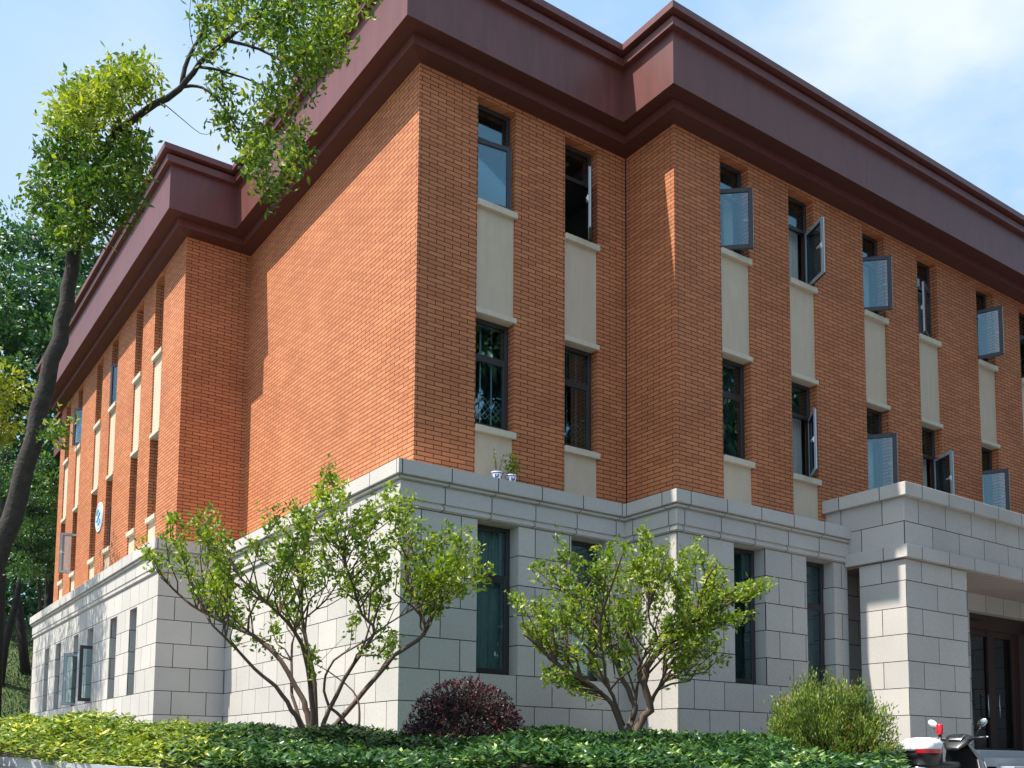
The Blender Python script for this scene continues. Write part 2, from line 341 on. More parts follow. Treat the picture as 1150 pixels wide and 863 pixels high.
sweep(ROOFP, [(.560, 11.53), (.560, 11.575), (.74, 11.58), (.74, 11.70), (.35, 11.72), (.30, 11.2)], 'roof_coping', MT['maroon'], roof)
rf = MB()
rf.poly([(x, y, 11.2) for x, y in [(XR, -DY), (BX, -DY), (BX, 0), (0, 0), (0, EY), (-FX, EY), (-FX, GY), (0, GY), (0, YR), (XR, YR)]]); rf.build('roof_deck', MT['paving'], roof)
# brick walls, each with its tall window bays
FR1 = dict(o=(0, 0, 0), r=(1, 0, 0), n=(0, -1, 0))
FR2 = dict(o=(0, -DY, 0), r=(1, 0, 0), n=(0, -1, 0))
LF = dict(o=(-FX, 0, 0), r=(0, -1, 0), n=(-1, 0, 0))      # right-hand direction seen from outside is -y
def wall(m, fr, a0, a1, z0, z1, holes, dep, back=True):
    "wall skin with openings and their reveals"
    o = np.array(fr['o'], float); r = np.array(fr['r'], float); n = np.array(fr['n'], float); up = np.array((0, 0, 1.))
    A = sorted({a0, a1}|{h[0] for h in holes}|{h[1] for h in holes}); Zs = sorted({z0, z1}|{h[2] for h in holes}|{h[3] for h in holes})
    P = lambda a, z, d=0: o+r*a+up*z-n*d
    for i in range(len(A)-1):
        for j in range(len(Zs)-1):
            ca, cz = (A[i]+A[i+1])/2, (Zs[j]+Zs[j+1])/2
            if any(h[0] < ca < h[1] and h[2] < cz < h[3] for h in holes): continue
            m.quad(P(A[i], Zs[j]), P(A[i+1], Zs[j]), P(A[i+1], Zs[j+1]), P(A[i], Zs[j+1]))
            if back: m.quad(P(A[i], Zs[j], dep), P(A[i], Zs[j+1], dep), P(A[i+1], Zs[j+1], dep), P(A[i+1], Zs[j], dep))
    for h in holes:
        b0, b1, c0, c1 = h[:4]
        m.quad(P(b0, c0), P(b0, c1), P(b0, c1, dep), P(b0, c0, dep)); m.quad(P(b1, c0), P(b1, c0, dep), P(b1, c1, dep), P(b1, c1))
        m.quad(P(b0, c1), P(b1, c1), P(b1, c1, dep), P(b0, c1, dep)); m.quad(P(b0, c0), P(b0, c0, dep), P(b1, c0, dep), P(b1, c0))
B1 = [(1.13, 1.90), (2.98, 3.73)]
B2 = [(5.58, 6.34), (7.47, 8.23), (9.80, 10.56), (11.73, 12.49), (14.07, 14.82), (15.96, 16.72), (18.30, 19.06), (20.2, 20.96), (22.5, 23.26)]
BL = [(-9.75, -9.05), (-11.45, -10.78), (-13.90, -13.20), (-15.60, -14.88), (-18.02, -17.38), (-19.75, -19.08)]
ZT = 10.12; RB = .30; RBL = .38; RS = .38
mb = MB()
wall(mb, FR1, 0, BX, 3.3, 10.3, [(a, b, 3.42, ZT) for a, b in B1], RB)
wall(mb, FR2, BX, XR, 3.3, 10.3, [(a, b, 3.42, ZT) for a, b in B2], RB)
wall(mb, dict(o=(BX, 0, 0), r=(0, -1, 0), n=(-1, 0, 0)), 0, DY, 3.3, 10.3, [], RB, False)
wall(mb, dict(o=(0, 0, 0), r=(0, -1, 0), n=(-1, 0, 0)), -EY, 0, 3.3, 10.3, [], RB, False)
wall(mb, dict(o=(0, EY, 0), r=(1, 0, 0), n=(0, -1, 0)), -FX, 0, 3.3, 10.3, [], RB, False)
wall(mb, LF, -GY, -EY, 3.3, 10.3, [(a, b, 3.42, ZT) for a, b in BL], RBL)
wall(mb, dict(o=(0, GY, 0), r=(-1, 0, 0), n=(0, 1, 0)), 0, FX, 3.3, 10.3, [], RB, False)
wall(mb, dict(o=(0, 0, 0), r=(0, -1, 0), n=(-1, 0, 0)), -YR, -GY, 3.3, 10.3, [], RB, False)
wall(mb, dict(o=(0, YR, 0), r=(-1, 0, 0), n=(0, 1, 0)), -XR, 0, 3.3, 10.3, [], RB, False)
wall(mb, dict(o=(XR, 0, 0), r=(0, 1, 0), n=(1, 0, 0)), -DY, YR, 3.3, 10.3, [], RB, False)
bw = mb.build('brick_wall', MT['brick'], BLD, fix=False)
m = MB(); m.box(BX-.016, BX-.002, -.016, -.002, ZB, 10.21); m.build('sealant_joint', MT['slot'], BLD)
# stone base
S1 = dict(o=(0, -T, 0), r=(1, 0, 0), n=(0, -1, 0)); S2 = dict(o=(0, -DY-T, 0), r=(1, 0, 0), n=(0, -1, 0)); SL = dict(o=(-FX-T, 0, 0), r=(0, -1, 0), n=(-1, 0, 0))
G1 = [(.91, 1.70), (2.78, 3.55)]; G2 = [(5.32, 6.11), (7.23, 8.02)]
GL = [(-9.13, -8.55), (-10.88, -10.25), (-13.2, -12.58), (-14.82, -14.27), (-17.2, -16.5), (-18.85, -18.18)]
ms = MB(); zb_ = -1.9; zs = 2.795
wall(ms, S1, -T, BX-T, zb_, zs, [(a, b, .40, 2.79) for a, b in G1], RS)
wall(ms, S2, BX-T, XS+.02, zb_, zs, [(a, b, .40, 2.79) for a, b in G2], RS)
wall(ms, dict(o=(BX-T, 0, 0), r=(0, -1, 0), n=(-1, 0, 0)), T, DY+T, zb_, zs, [], RS, False)
wall(ms, dict(o=(-T, 0, 0), r=(0, -1, 0), n=(-1, 0, 0)), -EY+T, T, zb_, zs, [], RS, False)
wall(ms, dict(o=(0, EY-T, 0), r=(1, 0, 0), n=(0, -1, 0)), -FX-T, -T, zb_, zs, [], RS, False)
wall(ms, SL, -GY-T, -EY+T, zb_, zs, [(a, b, .40, 2.32-.04) for a, b in GL], RS)
wall(ms, dict(o=(0, GY+T, 0), r=(-1, 0, 0), n=(0, 1, 0)), T, FX+T, zb_, zs, [], RS, False)
wall(ms, dict(o=(-T, 0, 0), r=(0, -1, 0), n=(-1, 0, 0)), -YR, -GY-T, zb_, zs, [], RS, False)
wall(ms, dict(o=(XS+.02, 0, 0), r=(0, 1, 0), n=(1, 0, 0)), -DY-T, -1.25, zb_, 3.45, [], RS, False)
ms.build('stone_base_wall', MT['stone'], BLD, fix=False)
sweep(PATH, [(-.05, ZB), (.562, ZB), (.562, 3.262), (.548, 3.250), (.500, 3.250), (.500, 3.238), (.532, 3.226), (.532, 3.204), (.515, 3.192), (.470, 3.186), (.470, 3.170), (.488, 3.165),
             (.488, 2.922), (.462, 2.914), (.462, 2.894), (.478, 2.886), (.478, 2.830), (.462, 2.824), (.452, 2.812), (.441, 2.806), (.30, 2.796)], 'cornice', MT['stone_trim'], BLD, closed=True)
# interior that the windows look into
im = MB()
for z in (3.15, 6.95, 10.15): im.quad((-FX+.3, -DY+.3, z), (XR-.1, -DY+.3, z), (XR-.1, YR-.1, z), (-FX+.3, YR-.1, z))
im = MB()
for z in (-.9, 3.0, 6.9, 10.18):
    im.poly([(XR-.3, -DY+.27, z), (BX+.27, -DY+.27, z), (BX+.27, .27, z), (.27, .27, z), (.27, EY+.27, z), (-FX+.27, EY+.27, z), (-FX+.27, GY-.27, z), (.27, GY-.27, z), (.27, YR-.3, z), (XR-.3, YR-.3, z)])
for x in (2.35, 4.7, 6.9, 9.0, 11.1, 13.3, 15.4): im.box(x, x+.1, -DY+.3 if x > BX+.2 else .3, 4.0, -.9, 10.1)
im.box(.4, XR-.4, 4.0, 4.1, -.9, 10.1); im.box(2.6, 2.7, 4.3, GY, -.9, 10.1)
im.build('room_walls', MT['room'], BLD)
# ------------------------------------------------------------------ windows
def window(fr, a0, a1, z0, z1, dep, hinge=None, ang=0, split=.34, grille=False, curtain=0, sashw=1.0):
    o = np.array(fr['o'], float); r = np.array(fr['r'], float); n = np.array(fr['n'], float)
    y0 = -dep; w = .062; d = .07     # frame from y0 inwards
    zt = z1-(z1-z0)*split
    f = MB(); ob = lambda m, *a: m.obox(o, r, n, *a)
    ob(f, a0, a0+w, y0, y0+d, z0, z1); ob(f, a1-w, a1, y0, y0+d, z0, z1)
    ob(f, a0+w, a1-w, y0, y0+d, z1-w, z1); ob(f, a0+w, a1-w, y0, y0+d, z0, z0+w); ob(f, a0+w, a1-w, y0, y0+d, zt-w*.6, zt+w*.6)
    win = f.build('window', MT['frame'], BLD, bevel=.004)
    p = MB(); ob(p, a0+w-.005, a1-w+.005, y0+.03, y0+.036, zt+w*.6-.005, z1-w+.005); p.build('transom_pane', MT['glass'], win)
    b0, b1, c0, c1 = a0+.03, a1-.03, z0+.025, zt-.005
    h = b0 if hinge != 'R' else b1; sg = 1 if hinge != 'R' else -1
    W = (b1-b0); t = math.radians(ang); hy = y0+.042
    O = o+r*h+n*hy; rr = (r*math.cos(t)*sg+n*math.sin(t)); nn = n*math.cos(t)-r*sg*math.sin(t)
    s = MB(); ow = .082; sd_ = .042; oc = lambda m, *a: m.obox(O, rr, nn, *a)
    oc(s, 0, ow, 0, sd_, c0, c1); oc(s, W-ow, W, 0, sd_, c0, c1); oc(s, ow, W-ow, 0, sd_, c0, c0+ow); oc(s, ow, W-ow, 0, sd_, c1-ow, c1)
    s.build('casement_frame', MT['frame'], win, bevel=.004)
    p = MB(); oc(p, ow-.005, W-ow+.005, .018, .024, c0+ow-.005, c1-ow+.005); p.build('casement_pane', MT['glass'], win)
    # pale inner face, with the lock strip and handle
    q = MB()
    oc(q, .008, ow-.008, -.012, -.001, c0+.008, c1-.008); oc(q, W-ow+.008, W-.008, -.012, -.001, c0+.008, c1-.008)
    oc(q, ow-.008, W-ow+.008, -.012, -.001, c0+.008, c0+ow-.008); oc(q, ow-.008, W-ow+.008, -.012, -.001, c1-ow+.008, c1-.008)
    if hinge: oc(q, W+.001, W+.007, .004, .03, c0+.03, c1-.03)
    q.build('inner_frame', MT['frame_in'], win)
    hd = MB(); zc = (c0+c1)/2
    oc(hd, W-ow+.015, W-.02, -.035, -.012, zc-.05, zc+.05); oc(hd, W-ow-.075, W-.025, -.055, -.035, zc-.012, zc+.012)
    hd.build('handle', MT['white'], win)
    if hinge and ang > 12:
        for zz in (c0+.02, c1-.05):
            q = MB(); m0 = o+r*(h+sg*.28*W)+n*(y0+.03)+np.array((0, 0, zz)); m1 = O+rr*.42*W+np.array((0, 0, zz)); q.tube([m0, m1], .008, 5)
            q.build('friction_stay', MT['chrome'], win)
    if grille:
        gm = MB(); gy = y0-.03; k = 4
        for i in range(k):
            a = a0+.05+(a1-a0-.1)*i/(k-1); ob(gm, a-.014, a+.014, gy-.012, gy, z0+.02, z1-.02)
        for zc_, rows in ((z0+(zt-z0)*.34, 3), (zt+.07, 1)):
            for i in range((k-1)*2):
                a = a0+.05+(a1-a0-.1)*i/((k-1)*2); da = (a1-a0-.1)/((k-1)*2)
                for j in range(rows):
                    zz = zc_+(j-(rows-1)/2)*.12
                    P0 = o+r*a+n*(gy-.02)+np.array((0, 0, zz-.06)); P1 = o+r*(a+da)+n*(gy-.02)+np.array((0, 0, zz+.06))
                    gm.tube([P0, P1], .007, 4); gm.tube([P0+(0, 0, .12), P1-(0, 0, .12)], .007, 4)
        gm.build('security_grille', MT['grille'], win)
    if curtain:
        cm = MB(); pts = []; n_ = 40; aw = (a1-a0-.02)*curtain
        for i in range(n_+1):
            a = a1-.01-aw+aw*i/n_ if curtain < 1 else a0+.01+(a1-a0-.02)*i/n_
            pts.append((a, -dep-.16+.025*math.sin(i*1.9+a0*7)+.01*math.sin(i*.7)))
        for (a, y), (b, yb) in zip(pts[:-1], pts[1:]):
            q0 = o+r*a+n*y; q1 = o+r*b+n*yb; cm.quad(q0+(0, 0, z0+.01), q1+(0, 0, z0+.01), q1+(0, 0, z1-.01), q0+(0, 0, z1-.01))
        cm.build('curtain', MT['curtain'], win, smooth=True)
    return win
def bay(fr, a0, a1, RB=.30):
    o, r, n = fr['o'], fr['r'], fr['n']
    for z0, z1 in ((ZB-.02, 4.375), (6.465, 8.205)):
        m = MB(); m.obox(o, r, n, a0+.002, a1-.002, -RB+.0, -.035, z0, z1); m.build('spandrel_panel', MT['beige'], BLD)
    for z0, z1, pr in ((4.375, 4.488, .03), (8.205, 8.318, .03), (6.372, 6.465, .012)):
        m = MB(); m.obox(o, r, n, a0+.001 if pr < .02 else a0+.001, a1-.001, -RB, -.001, z0, z1)
        m.obox(o, r, n, a0+.001, a1+.035, -.0012, pr+.012, z0+.0007, z1-.0007)
        m.build('window_sill', MT['sill'], BLD, bevel=.006)
UP = {('1', 0): ('L', 7, 0, 0), ('1', 1): ('R', 62, 0, 0)}
def bays(fr, spans, up, lo):
    for i, (a0, a1) in enumerate(spans):
        bay(fr, a0, a1, RBL if fr is LF else RB)
        for (z0, z1), cfg in (((8.318, ZT), up), ((4.488, 6.372), lo)):
            h, ang, g_, c_ = cfg[i] if i < len(cfg) else (None, 0, False, .3)
            window(fr, a0, a1, z0, z1, .30 if fr is LF else .24, h, ang, grille=g_, curtain=c_)
bays(FR1, B1, [('L', 8, False, 0), ('R', 50, False, 0)], [(None, 0, True, 0), (None, 0, True, 0)])
bays(FR2, B2, [('L', 42, False, .35), ('R', 66, False, .6), ('L', 45, False, .35), ('R', 22, False, .6), ('L', 68, False, .4), ('L', 10, False, .4)],
     [(None, 0, False, .5), ('R', 47, False, .5), ('L', 50, False, .5), ('R', 62, False, .4), ('L', 60, False, .5)])
bays(LF, BL, [(None, 0, False, 0), (None, 0, False, .3), ('R', 24, False, 0), (None, 0, False, 0), ('R', 42, False, 0), ('L', 14, False, 0)],
     [(None, 0, False, .3), (None, 0, False, 0), ('R', 12, False, .3), (None, 0, False, 0), ('L', 98, False, 0), (None, 0, False, 0)])
for fr, spans, cfg in ((S1, G1, [(None, 0, 1), (None, 0, 1)]), (S2, G2, [(None, 0, .6), (None, 0, .8)])):
    for (a0, a1), (h, ang, c_) in zip(spans, cfg): window(fr, a0, a1, .40, 2.79, RS-.075, h, ang, split=.34, curtain=c_)
for (a0, a1), (h, ang) in zip(GL, [(None, 0), (None, 0), ('R', 92), ('L', 92), (None, 0), (None, 0)]):
    window(SL, a0, a1, .40, 2.28, RS-.075, h, ang, split=.25, curtain=0)
# ------------------------------------------------------------------ portico
YF = -2.90; XE = 17.6; YI = -DY-T
por = MB(); por.box(XS, XE, YF, -DY-.003, 2.96, 3.835); PORT = por.build('portico_parapet', MT['stone_portico'], BLD, bevel=.004)
m = MB(); m.box(XS-.10, XE+.1, YF-.10, -DY-.003, 3.835, 4.075); m.build('coping', MT['stone_trim'], PORT, bevel=.006)
m = MB(); m.box(XS-.07, XE+.1, YF-.08, YI-.02, 2.725, 2.957); m.box(XS+.03, XE, YI-.02, -DY, 2.727, 2.955); m.build('band_course', MT['stone_trim'], PORT, bevel=.006)
m = MB(); m.box(XS+.05, XE-.05, YF+.02, -DY, 2.70, 2.7245); m.build('portico_ceiling', MT['soffit_boards'], PORT)
for x0 in (XS, 15.64):
    m = MB(); m.box(x0, x0+1.96, YF, -1.96, -1.9, 2.699); m.build('pillar', MT['stone_big'], PORT, bevel=.004)
# entrance behind the portico
m = MB(); m.box(XS+.025, 10.9, -1.30, -.9, -1.9, 2.699); m.box(10.9, XE, YI, -1.0, 2.33, 2.698); m.box(10.9, 12.55, YI, -1.0, -1.9, 2.33); m.box(16.3, XE, YI, -1.0, -1.9, 2.33)
m.build('entrance_wall', MT['stone'], BLD)
d = MB(); yd = -1.42
for a, b in ((12.56, 12.66), (13.62, 13.86), (14.62, 14.90), (15.5, 15.6), (16.2, 16.29)): d.box(a, b, yd-.06, yd+.06, -.64, 2.0)
d.box(12.56, 16.29, yd-.08, yd+.08, 2.0, 2.325); d.box(12.66, 16.2, yd-.05, yd+.05, -.64, -.56); d.box(12.66, 14.62, yd-.045, yd+.045, 1.86, 2.0)
DOOR = d.build('entrance_door', MT['brown'], BLD, bevel=.006)
d = MB(); d.box(14.90, 15.5, yd-.3, yd+.02, -.64, 2.0); d.build('door_cladding', MT['brownpanel'], DOOR, bevel=.01)
d = MB(); d.box(12.66, 14.62, yd-.004, yd+.004, -.56, 1.86); d.build('door_pane', MT['doorglass'], DOOR)
d = MB(); d.box(12.95, 13.3, yd-.10, yd-.081, 2.16, 2.21); d.build('door_sensor', MT['slot'], DOOR)
for x in (13.5, 13.95):
    d = MB(); d.tube([(x, yd-.09, .1), (x, yd-.09, .6)], .016, 8); d.tube([(x, yd-.09, .15), (x, yd-.04, .15)], .01, 6); d.tube([(x, yd-.09, .55), (x, yd-.04, .55)], .01, 6)
    d.build('door_handle', MT['chrome'], DOOR, smooth=True)
st = MB()
for i in range(5): st.box(XS+1.97, 15.63, -3.02-.32*i, -1.0, -1.9, -.655-.15*i)
st.box(XS+1.955, 15.65, -2.9, -1.0, -1.9, -.656)
st.build('entrance_steps', MT['step'], BLD, bevel=.006)
# ------------------------------------------------------------------ round sign on the far wing
SG = empty('wall_sign', (-FX-.03, 14.47, 5.5), 'round white and blue sign on the brick pier between two windows of the far wing', 'sign')
def disc(m, c, R, x0, x1, n=40, r0=0):
    pts = [(c[1]+R*math.cos(2*math.pi*i/n), c[2]+R*math.sin(2*math.pi*i/n)) for i in range(n)]
    m.loft([[(x0, y, z) for y, z in pts], [(x1, y, z) for y, z in pts]])
c0 = (0, 14.47, 5.5)
m = MB(); disc(m, c0, .40, -FX-.002, -FX-.03); m.build('sign_board', MT['signpale'], SG, bevel=.004)
m = MB()
def arc(R, t0, t1, rad, yy=14.47, zz=5.5): m.tube([(-FX-.032, yy-R*math.cos(math.radians(t)), zz+R*math.sin(math.radians(t))) for t in np.linspace(t0, t1, 14)], rad, 6)
arc(.33, 0, 360, .008); arc(.2, 20, 160, .022); arc(.2, 200, 340, .022)
m.tube([(-FX-.032, 14.47-.16, 5.5+.12), (-FX-.032, 14.47+.0, 5.5+.0), (-FX-.032, 14.47+.16, 5.5-.13)], .028, 6)
m.build('sign_emblem', MT['signblue'], SG)
# ------------------------------------------------------------------ plants
def seg_nodes(stems):
    N = []
    for p, r in stems:
        for i in range(len(p)-1):
            for t in (0, .5): N.append((p[i]*(1-t)+p[i+1]*t, r[i]*(1-t)+r[i+1]*t))
        N.append((p[-1], r[-1]))
    return N
def inpoly(u, v, poly):
    c = False; j = len(poly)-1
    for i in range(len(poly)):
        (xi, yi), (xj, yj) = poly[i], poly[j]
        if (yi > v) != (yj > v) and u < (xj-xi)*(v-yi)/(yj-yi)+xi: c = not c
        j = i
    return c
def grow_tree(name, label, cat, base, stems_px, s0, crowns, leafmat_, leaf, ncl, per, depth_r, barkm, twigr=.006, group=None, droop=.0, tint0=.45, wide=.5, seg=7, rad0=.05, twlen=.42, hang=0, spread=.55, long_=0):
    """multi-stem tree: surveyed stems, then twigs that grow to points spread through the crown's volume"""
    T_ = empty(name, tuple(base), label, cat, group)
    stems = []; m = MB()
    for px, dz, r in stems_px:
        n = len(px); p = [at(u, v, s0+dz*(i/(n-1))**1.3) for i, (u, v) in enumerate(px)]
        # smooth with extra points
        q = []; rr = []
        for i in range(n-1):
            for t in np.linspace(0, 1, 4)[:-1]:
                a = p[max(i-1, 0)]; b = p[i]; c = p[i+1]; d = p[min(i+2, n-1)]
                q.append(.5*((2*b)+(-a+c)*t+(2*a-5*b+4*c-d)*t*t+(-a+3*b-3*c+d)*t**3)); rr.append(r*(1-.72*((i+t)/(n-1))**.8))
        q.append(p[-1]); rr.append(r*.26); q = [x+rng.normal(size=3)*(.22 if w < .09 else .05)*w for x, w in zip(q, rr)]
        stems.append((q, rr)); m.tube(q, rr, seg)
    nodes = seg_nodes(stems); pts = []
    for poly, cnt, *off in crowns:
        off = off[0] if off else 0
        us = [p[0] for p in poly]; vs_ = [p[1] for p in poly]; uc, vc = np.mean(us), np.mean(vs_); k = 0
        while k < cnt:
            u = random.uniform(min(us), max(us)); v = random.uniform(min(vs_), max(vs_))
            if not inpoly(u, v, poly): continue
            e = 1-((u-uc)/(max(us)-min(us))*1.9)**2; dz = random.uniform(-1, 1)*depth_r*math.sqrt(max(e, .08))
            pts.append(np.append(at(u, v, s0+dz), off)); k += 1
    NP = np.array([n[0] for n in nodes]); bp = np.array(base)
    pts.sort(key=lambda p: np.min(np.linalg.norm(NP-p[:3], axis=1)))
    NP = list(NP); NR = [n[1] for n in nodes]; LP = []; LD = []; LT = []; LS = []
    tm = MB(); arr = np.array(NP); nstem = len(arr)
    for p in pts:
        off = p[3]; p = p[:3]
        d = np.linalg.norm(arr-p, axis=1)+.35*np.maximum(0, arr[:, 2]-p[2]+.1)
        if long_:
            v_ = p-arr[:nstem]; L_ = np.linalg.norm(v_, axis=1)+1e-6; w_ = arr[:nstem]-bp; w_ = w_/(np.linalg.norm(w_, axis=1, keepdims=True)+1e-6)
            d = np.abs(L_-long_)+.9*np.maximum(0, .75-np.sum(v_/L_[:, None]*w_, axis=1))+.5*(np.linalg.norm(arr[:nstem]-bp, axis=1) < .5)
        i = int(np.argmin(d)); a = arr[i]; L = np.linalg.norm(p-a)
        if L < .03: continue
        mid = (a+p)/2+rng.normal(size=3)*L*.10+np.array((0, 0, droop*L)); r = min(NR[i]*.7, twigr*(1+L*2.2))
        pl = [a, a*.55+mid*.45+rng.normal(size=3)*L*.04, mid, mid*.45+p*.55+rng.normal(size=3)*L*.04, p]
        tm.tube(pl, [r, r*.85, r*.7, r*.5, r*.3], 5, cap=False)
        arr = np.vstack([arr, [mid, p]]); NR += [r*.7, max(r*.4, twigr*.5)]
        # leaves in tufts along the outer part of the twig
        k = max(3, int(per*random.uniform(.5, 1.4))); t = rng.uniform(max(0, 1-twlen/max(L, .05)), 1.0, k)**.8
        ax = (p-mid)/(np.linalg.norm(p-mid)+1e-6)
        if long_:     # tufts at the buds along the shoot
            nb = 9; tb = rng.uniform(.25, 1, nb)**.75; t = np.clip(tb[rng.integers(0, nb, k)]+rng.normal(size=k)*.022, 0, 1.02)
        q = a[None]*((1-t)**2)[:, None]+2*mid[None]*(t*(1-t))[:, None]+p[None]*(t**2)[:, None]+rng.normal(size=(k, 3))*leaf*spread
        dd = ax[None]*.6+rdir(k)*.9+np.array((0, 0, .05-hang)); LP.append(q); LD.append(dd)
        tt = tint0+off+random.uniform(-.18, .22); LT.append(tt+rng.normal(size=k)*.16); LS.append(leaf*rng.uniform(.65, 1.25, k))
    tr = m.build('trunk', barkm, T_, smooth=True); tm.build('twigs', barkm, T_, smooth=True, fix=False)
    leaves_obj('crown', np.vstack(LP), np.vstack(LD), np.concatenate(LS), np.concatenate(LT), leafmat_, T_, wide=wide)
    return T_
# left multi-stem tree
b1 = at(354, 834, 11.5); 
st1 = [([(349, 834), (338, 815), (328, 797), (310, 771), (286, 751), (258, 721), (238, 702)], -.5, .040),
       ([(353, 834), (345, 800), (339, 784), (315, 742), (284, 714), (250, 698), (215, 680), (188, 655)], .3, .045),
       ([(354, 834), (349, 784), (343, 737), (330, 708), (305, 682), (270, 650)], -.9, .040),
       ([(355, 834), (353, 768), (344, 724), (339, 690), (340, 638), (347, 590)], .6, .040),
       ([(357, 834), (364, 812), (386, 763), (420, 711), (407, 690), (391, 643), (378, 600)], -.4, .034),
       ([(360, 834), (372, 819), (396, 792), (443, 737), (477, 712), (468, 680), (455, 640), (462, 600)], .5, .042),
       ([(399, 830), (383, 805), (369, 792), (364, 768), (375, 742), (412, 719), (448, 693), (493, 672)], -.2, .024),
       ([(400, 830), (404, 800), (396, 776), (370, 755), (354, 746)], .3, .018),
       ([(349, 834), (331, 792), (328, 758), (332, 708), (366, 674), (388, 640)], .9, .026)]
cr1 = [([(150, 605), (200, 572), (228, 552), (262, 592), (300, 560), (340, 560), (372, 520), (400, 560), (440, 545), (470, 550), (480, 590), (530, 580), (552, 640), (520, 670), (470, 660), (420, 690), (360, 640), (300, 670), (260, 690), (215, 655), (165, 630)], 150),
       ([(210, 660), (300, 670), (380, 680), (420, 700), (470, 690), (500, 670), (470, 720), (400, 725), (330, 735), (250, 735)], 12),
       ([(368, 516), (378, 516), (384, 560), (366, 560)], 5), ([(500, 610), (556, 636), (560, 660), (500, 665)], 12)]
grow_tree('flowering_tree', 'leafy young tree with many spreading stems in front of the bare sunlit brick corner', 'tree', b1, st1, 11.5, cr1, MT['tree_leaf'], .078, 0, 52, 1.1, MT['twig'], tint0=.58, spread=.50, twigr=.0060, long_=.72)
b2 = at(706, 838, 12.6)
st2 = [([(700, 838), (697, 818), (687, 792), (666, 771), (634, 753), (608, 729), (588, 712)], -.6, .045),
       ([(706, 838), (708, 815), (713, 794), (700, 763), (687, 734), (667, 710), (650, 680), (640, 640)], .4, .052),
       ([(711, 838), (717, 818), (729, 797), (724, 768), (731, 742), (749, 719), (775, 700), (804, 685), (836, 672)], -.1, .066),
       ([(729, 795), (738, 775), (746, 764), (747, 735), (762, 700), (770, 650)], .7, .030),
       ([(700, 815), (692, 790), (682, 768), (678, 740), (674, 700), (690, 650), (700, 620)], -.9, .030),
       ([(711, 808), (716, 770), (722, 750), (706, 715), (700, 690), (712, 650)], .9, .026),
       ([(726, 780), (716, 750), (738, 716), (728, 690), (740, 640)], -.6, .026)]
cr2 = [([(568, 660), (590, 640), (596, 604), (625, 598), (645, 640), (665, 606), (700, 605), (720, 592), (750, 612), (775, 600), (800, 620), (818, 650), (862, 645), (840, 672), (815, 690), (800, 720), (760, 715), (720, 735), (680, 720), (640, 740), (600, 730), (575, 690)], 150),
       ([(800, 655), (866, 646), (862, 660), (802, 676)], 12), ([(790, 690), (862, 682), (858, 700), (795, 704)], 12), ([(600, 740), (650, 750), (640, 775), (612, 765)], 8), ([(770, 715), (830, 725), (815, 748), (770, 742)], 12)]
grow_tree('flowering_tree', 'rounded young tree with brown forking stems in front of the ground floor windows', 'tree', b2, st2, 12.6, cr2, MT['tree_leaf'], .078, 0, 56, 1.0, MT['twig'], tint0=.58, spread=.50, twigr=.0060, long_=.72)
# big leaning tree near the left
bb = at(-120, 1010, 9.5); s9 = 9.6
stb = [([(-125, 1010), (-85, 860), (-42, 730), (-5, 630), (20, 560), (43, 460), (64, 383), (78, 326), (87, 268), (98, 222), (114, 178), (138, 142)], .3, .138),
       ([(125, 152), (160, 127), (200, 100), (225, 72), (250, 48), (285, 20), (310, -12), (330, -50)], -.4, .038),
       ([(203, 97), (212, 65), (226, 38), (236, 8), (244, -30)], .3, .026),
       ([(203, 99), (222, 97), (240, 108), (262, 138), (285, 175)], -.2, .018),
       ([(222, 75), (250, 80), (285, 92), (320, 110)], .3, .016), ([(252, 46), (290, 55), (330, 80), (355, 120)], -.4, .018), ([(285, 20), (330, 10), (375, 5), (410, -10)], .3, .018),
       ([(178, 112), (200, 130), (225, 150), (240, 149)], .2, .006), ([(222, 70), (213, 30), (215, -10)], .1, .006), ([(232, 30), (222, 5), (224, -20)], .1, .005)]
crb = [([(52, 145), (60, 112), (95, 85), (125, 80), (158, 60), (182, 88), (158, 108), (132, 128), (90, 150)], 110, .2), ([(50, 140), (90, 150), (135, 160), (172, 150), (168, 190), (150, 220), (125, 250), (98, 285), (60, 270), (34, 215), (45, 185)], 200, -.15),
       ([(216, 0), (420, -10), (405, 22), (382, 32), (384, 58), (360, 92), (340, 70), (330, 110), (345, 150), (342, 190), (318, 215), (300, 232), (286, 190), (268, 200), (270, 150), (245, 140), (262, 100), (290, 105), (300, 80), (318, 60), (300, 40), (240, 30)], 165),
       ([(218, 48), (240, 34), (240, 50), (224, 62)], 6), ([(58, 465), (74, 480), (70, 500), (56, 486)], 5), ([(235, 88), (255, 82), (262, 108), (240, 100)], 6), ([(240, -60), (420, -60), (420, -5), (240, 5)], 40)]
grow_tree('leaning_tree', 'tall leaning tree with a dark trunk, its branch reaching in front of the roof edge', 'tree', bb, stb, s9, crb, MT['big_leaf'], .074, 0, 36, .8, MT['darkbark'], droop=-.12, tint0=.56, wide=.44, hang=.45, spread=.9, seg=12, twlen=.35)
